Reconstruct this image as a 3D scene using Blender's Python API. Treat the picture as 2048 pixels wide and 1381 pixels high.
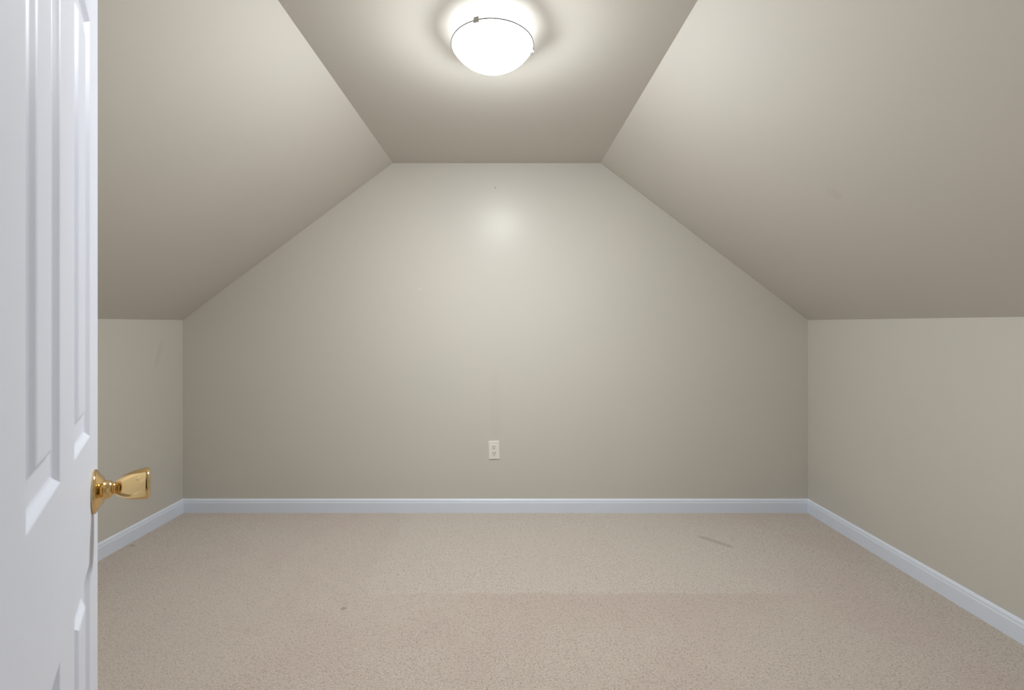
import bpy, bmesh, math
from mathutils import Vector, Matrix

for o in list(bpy.data.objects):
    bpy.data.objects.remove(o)
scene = bpy.context.scene
COL = scene.collection

# ------------------------------------------------------------------ camera
F = 900.0                      # focal length in pixels of the 2048 px frame
VX, VY = 1012.0, 650.0         # vanishing point of the room's long axis
CAMZ = 1.1625
cam_d = bpy.data.cameras.new('camera')
cam_d.sensor_width = 36.0
cam_d.lens = F / 2048.0 * 36.0
cam_d.shift_x = (1024.0 - VX) / 2048.0
cam_d.shift_y = -(690.5 - VY) / 2048.0
cam_d.clip_start = 0.02
cam_d.dof.use_dof = True
cam_d.dof.focus_distance = 2.3
cam_d.dof.aperture_fstop = 7.0
cam = bpy.data.objects.new('camera', cam_d)
cam.location = (0, 0, CAMZ)
cam.rotation_euler = (math.pi / 2, 0, 0)
COL.objects.link(cam)
scene.camera = cam

# ------------------------------------------------------------------ world, exposure
world = bpy.data.worlds.new('world')
scene.world = world
world.use_nodes = True
world.node_tree.nodes['Background'].inputs[0].default_value = (0.8, 0.85, 0.9, 1)
world.node_tree.nodes['Background'].inputs[1].default_value = 0.05
vs = scene.view_settings
vs.view_transform = 'Standard'
vs.look = 'None'
vs.gamma = 1.0
vs.use_curve_mapping = False
vs.exposure = 0.0
scene.cycles.use_light_tree = False      # one lamp only: plain light sampling is faster
BOWL_LIGHT = 244.0             # radiance of the lit glass bowl
BULB_LIGHT = 5.0              # radiance of the bulbs inside it


# ------------------------------------------------------------------ node helpers
def srgb(r, g, b):
    def f(c):
        c /= 255.0
        return c / 12.92 if c <= 0.04045 else ((c + 0.055) / 1.055) ** 2.4
    return (f(r), f(g), f(b), 1.0)


class NT:
    def __init__(self, name):
        self.m = bpy.data.materials.new(name)
        self.m.use_nodes = True
        self.t = self.m.node_tree
        self.bsdf = self.t.nodes['Principled BSDF']

    def n(self, typ, **kw):
        nd = self.t.nodes.new(typ)
        for k, v in kw.items():
            setattr(nd, k, v)
        return nd

    def l(self, a, b):
        self.t.links.new(a, b)

    def set(self, **kw):
        for k, v in kw.items():
            self.bsdf.inputs[k.replace('_', ' ')].default_value = v

    def coord(self):
        return self.n('ShaderNodeTexCoord').outputs['Object']

    def noise(self, co, scale, detail=2.0, rough=0.5):
        nd = self.n('ShaderNodeTexNoise')
        nd.inputs['Scale'].default_value = scale
        nd.inputs['Detail'].default_value = detail
        nd.inputs['Roughness'].default_value = rough
        self.l(co, nd.inputs['Vector'])
        return nd.outputs['Fac']

    def rng(self, v, a, b, c=0.0, d=1.0, smooth=True):
        nd = self.n('ShaderNodeMapRange')
        if smooth:
            nd.interpolation_type = 'SMOOTHSTEP'
        nd.clamp = True
        for i, x in zip(('From Min', 'From Max', 'To Min', 'To Max'), (a, b, c, d)):
            nd.inputs[i].default_value = x
        self.l(v, nd.inputs['Value'])
        return nd.outputs['Result']

    def math(self, op, a, b=0.0):
        nd = self.n('ShaderNodeMath', operation=op)
        for i, x in enumerate((a, b)):
            if isinstance(x, (int, float)):
                nd.inputs[i].default_value = x
            else:
                self.l(x, nd.inputs[i])
        return nd.outputs[0]

    def mix(self, fac, a, b):
        nd = self.n('ShaderNodeMix', data_type='RGBA')
        ins = [s for s in nd.inputs if s.enabled]
        for s, x in zip((nd.inputs[0], nd.inputs[6], nd.inputs[7]), (fac, a, b)):
            if isinstance(x, (int, float, tuple)):
                s.default_value = x
            else:
                self.l(x, s)
        return nd.outputs[2]

    def spot(self, co, centre, rot, sx, sy, axes='xy'):
        """soft elliptical mark: 1 inside, 0 outside"""
        sep = self.n('ShaderNodeSeparateXYZ')
        self.l(co, sep.inputs[0])
        u = self.math('SUBTRACT', sep.outputs['xyz'.index(axes[0])], centre[0])
        v = self.math('SUBTRACT', sep.outputs['xyz'.index(axes[1])], centre[1])
        c, s = math.cos(rot), math.sin(rot)
        a = self.math('DIVIDE', self.math('ADD', self.math('MULTIPLY', u, c), self.math('MULTIPLY', v, s)), sx)
        b = self.math('DIVIDE', self.math('SUBTRACT', self.math('MULTIPLY', v, c), self.math('MULTIPLY', u, s)), sy)
        d = self.math('ADD', self.math('POWER', self.math('ABSOLUTE', a), 4.0),
                      self.math('POWER', self.math('ABSOLUTE', b), 4.0))
        return self.rng(d, 0.2, 1.6, 1.0, 0.0)

    def bump(self, h, strength, dist):
        nd = self.n('ShaderNodeBump')
        nd.inputs['Strength'].default_value = strength
        nd.inputs['Distance'].default_value = dist
        self.l(h, nd.inputs['Height'])
        self.l(nd.outputs[0], self.bsdf.inputs['Normal'])


# ------------------------------------------------------------------ materials
WALL = srgb(214, 209, 200)


def wall_material(name, marks=(), axes='xz'):
    m = NT(name)
    co = m.coord()
    col = m.mix(m.rng(m.noise(co, 1.7, 0), 0.35, 0.65), WALL, srgb(212, 208, 199))
    for (c, rot, sx, sy, colour, amt) in marks:
        f = m.math('MULTIPLY', m.spot(co, c, rot, sx, sy, axes), amt)
        col = m.mix(f, col, colour)
    m.l(col, m.bsdf.inputs['Base Color'])
    m.set(Roughness=0.31)
    m.bsdf.inputs['Specular IOR Level'].default_value = 0.17
    m.bump(m.noise(co, 330, 1, 0.6), 0.05, 0.002)
    return m.m


def plain(name, colour, rough, spec=0.5, metal=0.0, bump=None):
    m = NT(name)
    co = m.coord()
    col = m.mix(m.rng(m.noise(co, 6, 3), 0.3, 0.7), colour,
                tuple(c * 0.985 for c in colour[:3]) + (1.0,))
    m.l(col, m.bsdf.inputs['Base Color'])
    m.set(Roughness=rough, Metallic=metal)
    m.bsdf.inputs['Specular IOR Level'].default_value = spec
    if bump:
        m.bump(m.noise(co, bump[0], 2), bump[1], 0.001)
    return m.m


S = 0.0031                      # metres per pixel on the far wall
D = F * S                       # distance of the far wall


def wx(x): return (x - VX) * S
def wz(y): return CAMZ - (y - VY) * S


DARKER = srgb(196, 190, 181)
LIGHTER = srgb(230, 228, 222)
M_wall = wall_material('greige_wall_paint')
M_back = wall_material('greige_wall_paint_far', [
    ((wx(990.5), wz(375.5)), 0, 0.006, 0.006, srgb(120, 112, 100), 0.35),
    ((wx(841), wz(578)), 0, 0.005, 0.007, LIGHTER, 0.6),
    ((wx(990), wz(815)), 0.02, 0.032, 0.22, DARKER, 0.10),
])
M_left = wall_material('greige_wall_paint_knee', [((2.60, 0.99), 1.3, 0.075, 0.016, DARKER, 0.35)], 'yz')
M_trim = plain('white_semi_gloss_trim', srgb(236, 243, 255), 0.33, 0.4)
M_door = plain('white_door_paint', srgb(216, 220, 231), 0.42, 0.22, bump=(140, 0.03))
M_brass = plain('polished_brass', srgb(228, 196, 138), 0.10, 0.5, 1.0)
M_nickel = plain('brushed_nickel', srgb(190, 188, 184), 0.5, 0.5, 1.0)
M_wire = plain('dark_nickel_wire', srgb(85, 84, 82), 0.5, 0.3, 1.0)
M_plate = plain('ivory_outlet_plastic', srgb(243, 239, 228), 0.35)
M_recept = plain('ivory_receptacle_plastic', srgb(242, 237, 228), 0.3)
M_slot = plain('dark_slot', srgb(45, 40, 36), 0.7)
M_pan = plain('white_enamel', srgb(235, 235, 232), 0.4)


def carpet_material():
    m = NT('beige_cut_pile_carpet')
    co = m.coord()
    base = srgb(203, 191, 179)
    big = m.noise(co, 2.3, 2, 0.6)
    col = m.mix(m.rng(big, 0.46, 0.62), base, srgb(202, 187, 176))
    # paler rectangle of pile, with a darker pinker band on its near side
    sep = m.n('ShaderNodeSeparateXYZ')
    m.l(co, sep.inputs[0])
    wob = m.math('MULTIPLY', m.math('SUBTRACT', m.noise(co, 9, 1), 0.5), 0.05)
    yy = m.math('ADD', sep.outputs[1], m.math('MULTIPLY', wob, 0.35))
    xx = m.math('ADD', sep.outputs[0], wob)
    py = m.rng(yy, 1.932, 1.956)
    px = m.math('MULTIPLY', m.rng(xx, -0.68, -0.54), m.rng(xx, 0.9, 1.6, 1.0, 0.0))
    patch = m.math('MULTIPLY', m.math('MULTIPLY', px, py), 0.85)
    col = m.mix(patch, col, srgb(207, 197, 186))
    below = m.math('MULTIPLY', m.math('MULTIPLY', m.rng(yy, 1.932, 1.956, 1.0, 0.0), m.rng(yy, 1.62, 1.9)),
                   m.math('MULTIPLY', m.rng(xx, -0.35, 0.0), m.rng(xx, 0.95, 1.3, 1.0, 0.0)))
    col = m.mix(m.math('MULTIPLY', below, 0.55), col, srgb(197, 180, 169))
    # marks in the pile
    ang = math.atan2(2.351 - 2.473, 1.183 - 1.06)
    marks = [((1.1215, 2.412), ang, 0.088, 0.018, 0.62, srgb(165, 152, 136)),
             ((-0.665, 1.842), 0.2, 0.012, 0.010, 0.6, srgb(150, 126, 105)),
             ((-1.97, 2.37), 0, 0.012, 0.008, 0.7, srgb(130, 112, 98))]
    for c, r, sx, sy, a, cc in marks:
        col = m.mix(m.math('MULTIPLY', m.spot(co, c, r, sx, sy), a), col, cc)
    # yarn: shade painted into curling gaps and pits between tufts, paler tuft tips
    def curls(scale, width, off):
        mp = m.n('ShaderNodeMapping')
        mp.inputs['Location'].default_value = (off, off * 1.7, off * 0.3)
        m.l(co, mp.inputs['Vector'])
        n1 = m.noise(mp.outputs[0], scale, 1.0, 0.55)
        line = m.rng(m.math('ABSOLUTE', m.math('SUBTRACT', n1, 0.5)), 0.0, width, 1.0, 0.0)
        mask = m.rng(m.noise(mp.outputs[0], scale * 0.8 + 13, 0.0), 0.52, 0.64)
        return m.math('MULTIPLY', line, mask)
    gap = m.math('MAXIMUM', curls(135, 0.05, 0.0), curls(170, 0.06, 3.7))
    nz = m.noise(co, 210, 2, 0.6)
    col = m.mix(m.math('MULTIPLY', gap, 0.62), col, srgb(138, 122, 104))
    col = m.mix(m.rng(nz, 0.35, 0.5, 0.30, 0.0), col, srgb(160, 146, 130))
    col = m.mix(m.rng(nz, 0.52, 0.72, 0.0, 0.5), col, srgb(228, 219, 206))
    m.l(col, m.bsdf.inputs['Base Color'])
    m.set(Roughness=0.95)
    m.bsdf.inputs['Diffuse Roughness'].default_value = 1.0
    m.bsdf.inputs['Specular IOR Level'].default_value = 0.1
    m.bsdf.inputs['Sheen Weight'].default_value = 0.35
    h = m.math('SUBTRACT', m.math('MULTIPLY', nz, 1.3), gap)
    m.bump(h, 0.6, 0.005)
    return m.m


M_carpet = carpet_material()


def glow_material(name, colour, strength, zr=None):
    m = NT(name)
    co = m.coord()
    m.bsdf.inputs['Emission Color'].default_value = colour
    m.set(Base_Color=(0.85, 0.86, 0.88, 1), Roughness=0.25)
    m.bsdf.inputs['Emission Strength'].default_value = strength
    if zr:      # glow shaped to reach the knee walls: strongest half-way up, dim at rim
        sep = m.n('ShaderNodeSeparateXYZ')
        m.l(co, sep.inputs[0])
        ramp = m.n('ShaderNodeValToRGB')
        cr_ = ramp.color_ramp
        stops = [(0.0, 0.65), (0.25, 0.95), (0.45, 1.0), (0.72, 0.30), (1.0, 0.10)]
        while len(cr_.elements) < len(stops):
            cr_.elements.new(0.5)
        for e, (p, v) in zip(cr_.elements, stops):
            e.position = p
            e.color = (v, v, v, 1)
        m.l(m.rng(sep.outputs[2], zr[0], zr[1], 0.0, 1.0, False), ramp.inputs[0])
        m.l(m.math('MULTIPLY', ramp.outputs[0], strength), m.bsdf.inputs['Emission Strength'])
    return m.m


LAMP_WHITE = (0.955, 0.985, 1.0, 1)
M_bowl = glow_material('lit_frosted_glass', LAMP_WHITE, BOWL_LIGHT, (-0.130, -0.058))
M_bowl_in = glow_material('lit_frosted_glass_inside', LAMP_WHITE, BOWL_LIGHT * 0.008)
M_bulb = glow_material('lit_bulb', LAMP_WHITE, BULB_LIGHT)


# ------------------------------------------------------------------ mesh helpers
def obj(name, verts, faces, mat, parent=None, smooth=False, recalc=True):
    me = bpy.data.meshes.new(name)
    me.from_pydata([tuple(v) for v in verts], [], faces)
    if recalc:
        bm = bmesh.new()
        bm.from_mesh(me)
        bmesh.ops.recalc_face_normals(bm, faces=bm.faces)
        bm.to_mesh(me)
        bm.free()
    if smooth:
        for p in me.polygons:
            p.use_smooth = True
    me.materials.append(mat)
    o = bpy.data.objects.new(name, me)
    COL.objects.link(o)
    if parent:
        o.parent = parent
    return o


def structure(o, label):
    o['kind'] = 'structure'
    o['label'] = label
    return o


def empty(name, loc=(0, 0, 0), parent=None):
    o = bpy.data.objects.new(name, None)
    o.location = loc
    o.empty_display_size = 0.05
    COL.objects.link(o)
    if parent:
        o.parent = parent
    return o


def box_vf(a, b):
    (x0, y0, z0), (x1, y1, z1) = a, b
    v = [(x0, y0, z0), (x1, y0, z0), (x1, y1, z0), (x0, y1, z0),
         (x0, y0, z1), (x1, y0, z1), (x1, y1, z1), (x0, y1, z1)]
    f = [(0, 3, 2, 1), (4, 5, 6, 7), (0, 1, 5, 4), (1, 2, 6, 5), (2, 3, 7, 6), (3, 0, 4, 7)]
    return v, f


def join_vf(*parts):
    V, Fc = [], []
    for v, f in parts:
        k = len(V)
        V += list(v)
        Fc += [tuple(i + k for i in q) for q in f]
    return V, Fc


def bevel(o, w, seg=2):
    bm = bmesh.new()
    bm.from_mesh(o.data)
    bmesh.ops.bevel(bm, geom=list(bm.edges), offset=w, segments=seg, profile=0.5, affect='EDGES')
    bm.to_mesh(o.data)
    bm.free()
    return o


def sheet(name, p00, p10, p11, p01, out, mat, n=16, t=0.1):
    """a (possibly slightly twisted) wall panel of thickness t, grown along `out` away from the room"""
    p00, p10, p11, p01 = map(Vector, (p00, p10, p11, p01))
    out = Vector(out).normalized() * t
    V = []
    for j in range(n + 1):
        for i in range(n + 1):
            a, b = i / n, j / n
            V.append(p00 * (1 - a) * (1 - b) + p10 * a * (1 - b) + p11 * a * b + p01 * (1 - a) * b)
    m = len(V)
    V += [v + out for v in V]
    fc = []
    idx = lambda i, j: j * (n + 1) + i
    for j in range(n):
        for i in range(n):
            q = (idx(i, j), idx(i + 1, j), idx(i + 1, j + 1), idx(i, j + 1))
            fc.append(q)
            fc.append(tuple(k + m for k in reversed(q)))
    ring = [idx(i, 0) for i in range(n)] + [idx(n, j) for j in range(n)] + \
           [idx(i, n) for i in range(n, 0, -1)] + [idx(0, j) for j in range(n, 0, -1)]
    for a, b in zip(ring, ring[1:] + ring[:1]):
        fc.append((a, b, b + m, a + m))
    return obj(name, V, fc, mat)


def prism_y(poly, y0, y1):
    """polygon in x,z extruded along y"""
    n = len(poly)
    V = [(x, y0, z) for x, z in poly] + [(x, y1, z) for x, z in poly]
    fc = [tuple(range(n)), tuple(range(2 * n - 1, n - 1, -1))]
    for i in range(n):
        j = (i + 1) % n
        fc.append((i, j, j + n, i + n))
    return V, fc


def lathe(profile, seg=48, closed=False):
    """profile of (r, z); revolve about z"""
    V, fc = [], []
    rows = []
    for r, z in profile:
        if r < 1e-6:
            rows.append([len(V)])
            V.append((0, 0, z))
        else:
            rows.append(list(range(len(V), len(V) + seg)))
            V += [(r * math.cos(2 * math.pi * k / seg), r * math.sin(2 * math.pi * k / seg), z) for k in range(seg)]
    pairs = list(zip(rows, rows[1:]))
    if closed:
        pairs.append((rows[-1], rows[0]))
    for A, B in pairs:
        for k in range(seg):
            k2 = (k + 1) % seg
            if len(A) == 1 and len(B) == 1:
                continue
            if len(A) == 1:
                fc.append((A[0], B[k], B[k2]))
            elif len(B) == 1:
                fc.append((A[k], B[0], A[k2]))
            else:
                fc.append((A[k], B[k], B[k2], A[k2]))
    return V, fc


def smooth_profile(pts, sub=4):
    """Catmull-Rom through (r, z) points"""
    out = []
    P = [pts[0]] + list(pts) + [pts[-1]]
    for i in range(1, len(P) - 2):
        p0, p1, p2, p3 = P[i - 1], P[i], P[i + 1], P[i + 2]
        for k in range(sub):
            t = k / sub
            out.append(tuple(max(0.0, 0.5 * (2 * p1[d] + (p2[d] - p0[d]) * t + (2 * p0[d] - 5 * p1[d] + 4 * p2[d] - p3[d]) * t * t
                             + (3 * p1[d] - p0[d] - 3 * p2[d] + p3[d]) * t ** 3)) if d == 0 else
                             0.5 * (2 * p1[d] + (p2[d] - p0[d]) * t + (2 * p0[d] - 5 * p1[d] + 4 * p2[d] - p3[d]) * t * t
                             + (3 * p1[d] - p0[d] - 3 * p2[d] + p3[d]) * t ** 3) for d in (0, 1)))
    out.append(pts[-1])
    return out


# ------------------------------------------------------------------ room shell
YF = 0.222                                  # room face of the door wall
YH = 0.10                                   # landing face of the door wall
XLb, XRb = wx(365.5), wx(1616)
ZK = wz(640.7)
ZC = wz(326.5)
CLb, CRb = wx(785.5), wx(1201)
kl, kr, cl, cr = 0.0178, 0.0133, 0.0015, 0.0045
XL = lambda y: XLb - (D - y) * kl
XR = lambda y: XRb + (D - y) * kr
CL = lambda y: CLb - (D - y) * cl
CR = lambda y: CRb + (D - y) * cr

structure(obj('floor', *box_vf((-2.4, -1.75, -0.1), (2.3, D + 0.1, 0.0)), M_carpet),
          'beige cut-pile carpet covering the attic floor')
poly_back = [(XLb - .1, 0), (XRb + .1, 0), (XRb + .1, ZK + 0.06), (CRb + .06, ZC + .1), (CLb - .06, ZC + .1), (XLb - .1, ZK + 0.06)]
structure(obj('wall_back', *prism_y(poly_back, D, D + 0.1), M_back), 'greige gable end wall facing the door')
structure(sheet('wall_left', (XL(YF), YF, 0), (XLb, D, 0), (XLb, D, ZK), (XL(YF), YF, ZK), (-1, 0, 0), M_left),
          'low greige knee wall behind the open door')
structure(sheet('wall_right', (XR(YF), YF, 0), (XRb, D, 0), (XRb, D, ZK), (XR(YF), YF, ZK), (1, 0, 0), M_wall),
          'low greige knee wall right of the carpet')
structure(sheet('ceiling', (CL(YF), YF, ZC), (CLb, D, ZC), (CRb, D, ZC), (CR(YF), YF, ZC), (0, 0, 1), M_wall),
          'narrow flat greige ceiling strip carrying the lamp')
structure(sheet('ceiling_slope_left', (XL(YF), YF, ZK), (XLb, D, ZK), (CLb, D, ZC), (CL(YF), YF, ZC), (-0.6, 0, 0.8), M_wall),
          'sloped greige ceiling above the left knee wall')
M_slope_r = wall_material('greige_slope_paint', [((1.72, 1.665), 0, 0.02, 0.02, DARKER, 0.22)], 'yz')
structure(sheet('ceiling_slope_right', (XR(YF), YF, ZK), (XRb, D, ZK), (CRb, D, ZC), (CR(YF), YF, ZC), (0.6, 0, 0.8), M_slope_r),
          'sloped greige ceiling above the right knee wall')

# door geometry (plan): latch edge E, direction from hinge to latch, normal of the visible face
E = Vector((-0.687, 0.757))
DV = Vector((-0.608, 0.795)).normalized()
NV = Vector((DV.y, -DV.x))
DW = 0.645
H = E - DV * DW                             # hinge edge of the visible face
PIN = H - NV * 0.035
OX0, OX1, OZ = PIN.x - 0.005, PIN.x + 0.652, 2.045      # clear opening between the jambs
J = 0.018
XLf, XRf = XL(YF), XR(YF)
front = join_vf(
    prism_y([(XLf - .1, 0), (OX0 - J, 0), (OX0 - J, ZC + .1), (CL(YF) - .06, ZC + .1), (XLf - .1, ZK + .06)], YH, YF),
    prism_y([(OX1 + J, 0), (XRf + .1, 0), (XRf + .1, ZK + .06), (CR(YF) + .06, ZC + .1), (OX1 + J, ZC + .1)], YH, YF),
    prism_y([(OX0 - J, OZ + J), (OX1 + J, OZ + J), (OX1 + J, ZC + .1), (OX0 - J, ZC + .1)], YH, YF))
structure(obj('wall_front', *front, M_wall), 'greige door wall of the attic room')

# landing outside the doorway, where the camera stands
LX0, LX1, LY = -0.75, 0.85, -1.65
structure(obj('wall_landing_left', *box_vf((LX0 - .1, LY, 0), (LX0, YH, ZC)), M_wall), 'greige landing wall left of the doorway')
structure(obj('wall_landing_right', *box_vf((LX1, LY, 0), (LX1 + .1, YH, ZC)), M_wall), 'greige landing wall right of the doorway')
structure(obj('wall_landing_back', *box_vf((LX0 - .1, LY - .1, 0), (LX1 + .1, LY, ZC)), M_wall), 'greige landing wall opposite the doorway')
structure(obj('ceiling_landing', *box_vf((LX0 - .1, LY - .1, ZC), (LX1 + .1, YH, ZC + .1)), M_wall), 'flat greige ceiling over the landing')

# baseboards: profile (depth from wall, height)
BB = [(0.0, 0.0), (0.0125, 0.0), (0.0125, 0.060), (0.0118, 0.063), (0.0105, 0.0655), (0.0100, 0.068),
      (0.0100, 0.0725), (0.0088, 0.0765), (0.0066, 0.0797), (0.0040, 0.0822), (0.0015, 0.0836), (0.0, 0.0838)]


def baseboard(name, a, b, inward, label, ta=(0, 0), tb=(0, 0)):
    """a,b: plan points on the wall; inward: plan vector to the room; ta,tb: mitre shift along the run at each end"""
    a, b = Vector(a), Vector(b)
    run = (b - a).normalized()
    iv = Vector(inward)
    n = len(BB)
    V = []
    for p, s in ((a, ta), (b, tb)):
        for d, z in BB:
            q = p + iv * d + run * (d * s)
            V.append((q.x, q.y, z))
    fc = [tuple(range(n)), tuple(range(2 * n - 1, n - 1, -1))]
    fc += [(i, (i + 1) % n, (i + 1) % n + n, i + n) for i in range(n)]
    o = obj(name, V, fc, M_trim)
    structure(o, label)
    return o


baseboard('baseboard_back', (XLb, D), (XRb, D), (0, -1), 'white baseboard along the gable wall', 1, -1)
baseboard('baseboard_left', (XL(YF), YF), (XLb, D), (1, 0), 'white baseboard along the left knee wall', 1, -1)
baseboard('baseboard_right', (XR(YF), YF), (XRb, D), (-1, 0), 'white baseboard along the right knee wall', 1, -1)
CW = 0.058
baseboard('baseboard_front', (XLf, YF), (OX0 - J - CW, YF), (0, 1), 'white baseboard left of the doorway', 1, 0)
baseboard('baseboard_front', (OX1 + J + CW, YF), (XRf, YF), (0, 1), 'white baseboard right of the doorway', 0, -1)

# door jambs, stop and casing
structure(obj('trim_1', *join_vf(box_vf((OX0 - J, YH, 0), (OX0, YF, OZ + J)), box_vf((OX1, YH, 0), (OX1 + J, YF, OZ + J)),
                                 box_vf((OX0, YH, OZ), (OX1, YF, OZ + J)),
                                 box_vf((OX0, YH + .03, 0), (OX0 + .01, YF - .04, OZ)), box_vf((OX1 - .01, YH + .03, 0), (OX1, YF - .04, OZ)),
                                 box_vf((OX0 + .01, YH + .03, OZ - .01), (OX1 - .01, YF - .04, OZ))), M_trim),
          'white door jamb lining the doorway')


def casing(name, y, sgn, label):
    parts = []
    prof = [(0, 0), (0, .008), (.008, .011), (.03, .012), (.045, .015), (CW, .016), (CW, 0)]
    path = [(OX0 - J * .7, 0, -1, 0), (OX0 - J * .7, OZ + J * .7, -1, 1), (OX1 + J * .7, OZ + J * .7, 1, 1), (OX1 + J * .7, 0, 1, 0)]
    V, fc, n = [], [], len(prof)
    for x, z, dx, dz in path:
        V += [(x + dx * w, y + sgn * t, z + dz * w) for w, t in prof]
    for k in range(3):
        for i in range(n):
            j = (i + 1) % n
            fc.append((k * n + i, k * n + j, (k + 1) * n + j, (k + 1) * n + i))
    fc += [tuple(range(n)), tuple(range(4 * n - 1, 3 * n - 1, -1))]
    structure(obj(name, V, fc, M_trim), label)


casing('trim_2', YF, 1, 'white door casing on the room side of the doorway')
casing('trim_3', YH, -1, 'white door casing on the landing side of the doorway')

# ------------------------------------------------------------------ the open door
door = empty('door_1', (H.x, H.y, 0))
door.rotation_euler = (0, 0, math.atan2(DV.y, DV.x))
structure(door, 'white six-panel door standing open at the left with brass knob')
# local axes: x from hinge to latch, -y is the visible face, z up; slab from y = 0 (visible) to 0.035
TH = 0.035
PW, MW, LS = 0.153, 0.097, 0.10
HS = DW - LS - MW - 2 * PW
us = [0, HS, HS + PW, HS + PW + MW, HS + 2 * PW + MW, DW]
zs = [0.012, 0.235, 0.805, 0.994, 1.62, 1.715, 1.915, 2.035]
OPEN_Z = [(1, 2), (3, 4), (5, 6)]
# moulding of each opening: (inset, depth)
STICK = [(0.0, 0.0), (0.0015, 0.0006), (0.0045, 0.0028), (0.008, 0.0052), (0.0105, 0.0062), (0.012, 0.0064), (0.032, 0.0064)]
RAISE = [(0.032, 0.0064), (0.035, 0.0062), (0.0385, 0.0046), (0.0435, 0.0014), (0.046, 0.0005), (0.050, 0.0004)]


def ring_surface(u0, u1, z0, z1, prof, side, cap):
    V, fc = [], []
    yy = (lambda d: d) if side == 0 else (lambda d: TH - d)
    for i, d in prof:
        V += [(u0 + i, yy(d), z0 + i), (u1 - i, yy(d), z0 + i), (u1 - i, yy(d), z1 - i), (u0 + i, yy(d), z1 - i)]
    for k in range(len(prof) - 1):
        for c in range(4):
            e = (c + 1) % 4
            q = (4 * k + c, 4 * k + e, 4 * k + 4 + e, 4 * k + 4 + c)
            fc.append(q if side == 0 else q[::-1])
    if cap:
        b = 4 * (len(prof) - 1)
        q = (b, b + 1, b + 2, b + 3)
        fc.append(q if side == 0 else q[::-1])
    return V, fc


slab_parts = []
opens = [(a, b, us[i], us[i + 1], zs[a], zs[b]) for a, b in OPEN_Z for i in (1, 3)]
for side in (0, 1):
    y = 0.0 if side == 0 else TH
    for zi in range(len(zs) - 1):
        for ui in range(5):
            if ui in (1, 3) and (zi, zi + 1) in OPEN_Z:
                slab_parts.append(ring_surface(us[ui], us[ui + 1], zs[zi], zs[zi + 1], STICK, side, False))
            else:
                q = [(us[ui], y, zs[zi]), (us[ui + 1], y, zs[zi]), (us[ui + 1], y, zs[zi + 1]), (us[ui], y, zs[zi + 1])]
                slab_parts.append((q, [(0, 1, 2, 3) if side == 0 else (3, 2, 1, 0)]))
z0, z1 = zs[0], zs[-1]
slab_parts.append(([(0, 0, z0), (0, TH, z0), (0, TH, z1), (0, 0, z1)], [(3, 2, 1, 0)][::1]))
slab_parts.append(([(DW, 0, z0), (DW, TH, z0), (DW, TH, z1), (DW, 0, z1)], [(0, 1, 2, 3)]))
slab_parts.append(([(0, 0, z0), (DW, 0, z0), (DW, TH, z0), (0, TH, z0)], [(3, 2, 1, 0)]))
slab_parts.append(([(0, 0, z1), (DW, 0, z1), (DW, TH, z1), (0, TH, z1)], [(0, 1, 2, 3)]))
sv, sf = join_vf(*slab_parts)
slab = obj('door_frame', sv, sf, M_door, door, recalc=False)
bm = bmesh.new()
bm.from_mesh(slab.data)
bmesh.ops.remove_doubles(bm, verts=bm.verts, dist=1e-5)
bm.to_mesh(slab.data)
bm.free()
for a, b in OPEN_Z:
    for i in (1, 3):
        pv = join_vf(ring_surface(us[i], us[i + 1], zs[a], zs[b], RAISE, 0, True),
                     ring_surface(us[i], us[i + 1], zs[a], zs[b], RAISE, 1, True))
        obj('panel', *pv, M_door, door, recalc=False)

# knob: lathe about local -y (visible side) and +y (other side)
KU = DW - 0.06
KZ = 0.899
rose = [(0.0, 0.0), (0.0335, 0.0), (0.0345, 0.0015), (0.0338, 0.0035), (0.0300, 0.0060), (0.0245, 0.0085), (0.0205, 0.0125), (0.0, 0.0135)]
neck = smooth_profile([(0.0215, 0.0075), (0.0168, 0.0120), (0.0145, 0.0165), (0.0130, 0.0210), (0.0102, 0.0240), (0.0090, 0.0262), (0.0098, 0.0285), (0.0, 0.0300)], 3)
head = smooth_profile([(0.0, 0.0260), (0.0095, 0.0265), (0.0142, 0.0305), (0.0185, 0.0370), (0.0218, 0.0450), (0.0238, 0.0530),
                       (0.0250, 0.0610), (0.0255, 0.0660), (0.0246, 0.0690), (0.0215, 0.0706), (0.0130, 0.0702), (0.0, 0.0695)], 4)
for sgn, y in ((-1, 0.0), (1, TH)):
    def turn(vf):
        v, f = vf
        return [(KU + r[0], y + sgn * r[2], KZ + r[1]) for r in v], f
    k = obj('door_knob', *turn(lathe(head, 56)), M_brass, door, smooth=True)
    k['label'] = 'polished brass tulip door knob'
    obj('rosette', *turn(lathe(rose, 56)), M_brass, k, smooth=True)
    obj('neck', *turn(lathe(neck, 48)), M_brass, k, smooth=True)
lp = obj('latch_plate', *box_vf((DW - 0.001, 0.006, KZ - 0.028), (DW + 0.0012, 0.029, KZ + 0.028)), M_brass, door)
for z in (0.2, 1.02, 1.83):
    hv = lathe([(0.0, -0.045), (0.0065, -0.045), (0.0065, 0.045), (0.0, 0.045)], 16)
    vv = [(x - 0.002, yy + TH + 0.004, zz + z) for x, yy, zz in hv[0]]
    obj('hinge', vv, hv[1], M_brass, door)

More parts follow.
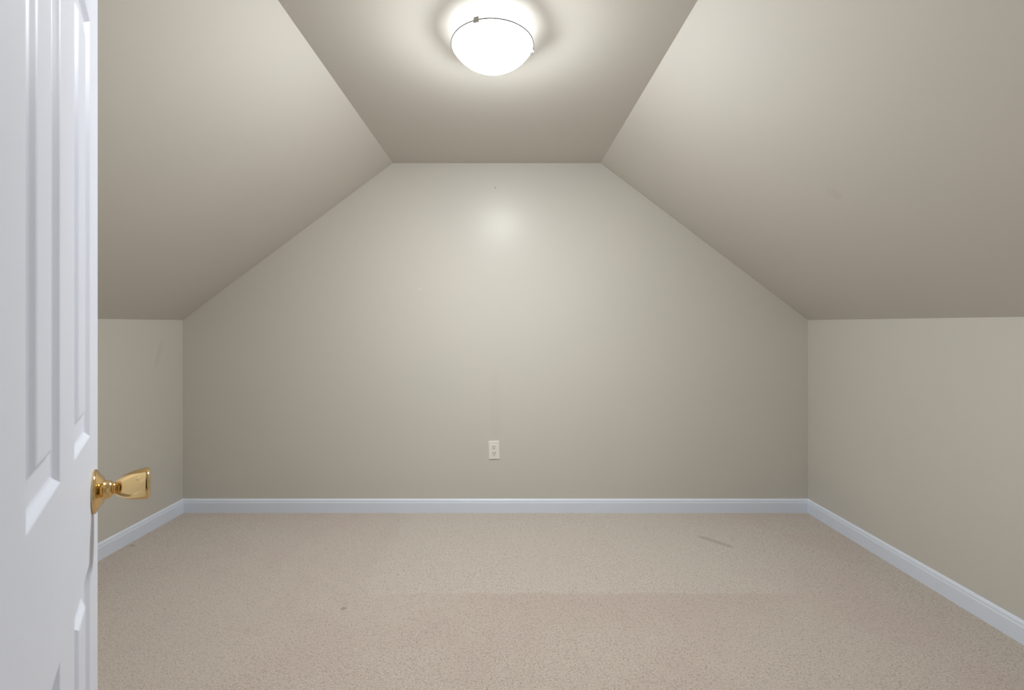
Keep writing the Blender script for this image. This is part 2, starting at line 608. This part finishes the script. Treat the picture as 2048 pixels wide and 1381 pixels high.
# ------------------------------------------------------------------ flush ceiling lamp
def ceiling_lamp(loc, bowl_mat, bulb_mat, label):
    t = empty('ceiling_lamp', loc)
    t['label'] = label
    t['category'] = 'lamp'
    R, ZR, ZB = 0.137, -0.058, -0.130
    pan = obj('ceiling_pan', *lathe([(0.0, 0.0), (0.050, 0.0), (0.050, -0.012), (0.044, -0.020), (0.0, -0.020)], 56), M_pan, t)
    # bowl: shallow dome with a slightly flared rim, 4 mm glass
    outer, inner = [], []
    RHO = (R * R + (ZR - ZB) ** 2) / (2 * (ZR - ZB))
    AMAX = math.asin(R / RHO)
    n = 14
    for i in range(n + 1):
        a = i / n
        r = RHO * math.sin(a * AMAX)
        zz = ZB + RHO * (1 - math.cos(a * AMAX))
        outer.append((r, zz))
    for r, zz in outer:
        inner.append((r * 0.968, zz + 0.0042))
    inner[-1] = (R * 0.968, ZR)
    prof = outer + [(R, ZR + 0.002), (R * 0.968, ZR + 0.002)] + inner[::-1]
    prof[0] = (0.0, prof[0][1])
    prof[-1] = (0.0, prof[-1][1])
    gb = obj('glass_bowl', *lathe(prof, 56), bowl_mat, t, smooth=True)
    gb.data.materials.append(M_bowl_in)
    for k, p in enumerate(gb.data.polygons):
        if k // 56 > n:
            p.material_index = 1
    # thin metal ring on the rim
    c, rr = [], 0.0017
    for k in range(8):
        an = 2 * math.pi * k / 8
        c.append((R + 0.002 + rr * math.cos(an), ZR + 0.003 + rr * math.sin(an)))
    obj('rim_ring', *lathe(c, 96, closed=True), M_wire, t, smooth=True)
    for th in (-19, 101, -139):
        a = math.radians(th)
        ux, uy = math.sin(a), -math.cos(a)
        prof2 = [(R - 0.013, ZR - 0.009), (R + 0.005, ZR - 0.007), (R + 0.007, ZR - 0.003), (R + 0.007, ZR + 0.010), (R + 0.003, ZR + 0.012),
                 (R + 0.003, ZR - 0.003), (R - 0.010, ZR - 0.0045)]
        w = 0.0098
        V = []
        for s in (-1, 1):
            for r, z in prof2:
                ww = w * (0.78 if z > ZR else 1.0)
                V.append((ux * r - uy * s * ww, uy * r + ux * s * ww, z))
        m = len(prof2)
        fc = [tuple(range(m)), tuple(range(2 * m - 1, m - 1, -1))] + [(i, (i + 1) % m, (i + 1) % m + m, i + m) for i in range(m)]
        clip = obj('clip', V, fc, M_nickel, t)
        # arm from the pan to the clip
        V = []
        for r, z in ((0.040, -0.016), (0.040, -0.019), (R + 0.006, ZR + 0.008), (R + 0.006, ZR + 0.011)):
            for s in (-1, 1):
                V.append((ux * r - uy * s * 0.005, uy * r + ux * s * 0.005, z))
        fc = [(0, 1, 3, 2), (4, 5, 7, 6), (0, 1, 7, 6), (2, 3, 5, 4), (0, 2, 4, 6), (1, 3, 5, 7)]
        obj('arm', V, fc, M_nickel, clip)
    for sx in (-1, 1):
        bp = smooth_profile([(0.0, -0.030), (0.017, -0.038), (0.026, -0.022), (0.027, -0.008), (0.018, 0.012), (0.013, 0.020), (0.0, 0.024)], 3)
        v, f = lathe(bp, 12)
        # lies on its side along x
        v = [(sx * (0.046 - z), y, -0.062 + x) for x, y, z in v]
        obj('bulb', v, f, bulb_mat, t, smooth=True)
    return t


ceiling_lamp((-0.0462, 1.530, ZC), M_bowl, M_bulb, 'lit white glass bowl ceiling lamp with nickel clips on the flat ceiling strip')

# ------------------------------------------------------------------ wall outlet
ox, oz = wx(988.2), wz(900.6)
outlet = empty('wall_outlet', (ox, D, oz))
outlet.rotation_euler = (0, -math.radians(2.0), 0)
outlet['label'] = 'ivory duplex power outlet mounted slightly crooked on the gable wall'
outlet['category'] = 'outlet'
pl = obj('cover_plate', *box_vf((-0.035, -0.0055, -0.057), (0.035, 0.0, 0.057)), M_plate, outlet)
for v in pl.data.vertices:
    if v.co.y < -0.001:
        v.co.x *= 0.925
        v.co.z *= 0.955
bevel(pl, 0.0012, 2)
for cz in (0.0195, -0.0195):
    # receptacle face: circle with flattened top and bottom
    n = 28
    pts = []
    for k in range(n):
        a = 2 * math.pi * k / n
        pts.append((0.0172 * math.cos(a), cz + max(-0.0143, min(0.0143, 0.0172 * math.sin(a)))))
    V = [(x, -0.0055, z) for x, z in pts] + [(x * 0.97, -0.0072, cz + (z - cz) * 0.97) for x, z in pts]
    fc = [tuple(range(n)), tuple(range(2 * n - 1, n - 1, -1))] + [(i, (i + 1) % n, (i + 1) % n + n, i + n) for i in range(n)]
    r = obj('receptacle', V, fc, M_recept, outlet)
    for x, hh in ((-0.0064, 0.0047), (0.0064, 0.0040)):
        obj('slot', *box_vf((x - 0.0014, -0.0076, cz + 0.0045 - hh), (x + 0.0014, -0.0070, cz + 0.0045 + hh)), M_slot, r)
    gv, gf = lathe([(0.0, 0.0070), (0.0028, 0.0070), (0.0028, 0.0076), (0.0, 0.0076)], 14)
    obj('ground_hole', [(x, -z, cz - 0.0068 + y) for x, y, z in gv], gf, M_slot, r)
sv, sf = lathe([(0.0, 0.0050), (0.0034, 0.0050), (0.0030, 0.0066), (0.0, 0.0070)], 16)
obj('screw', [(x, -z, y) for x, y, z in sv], sf, M_plate, outlet)
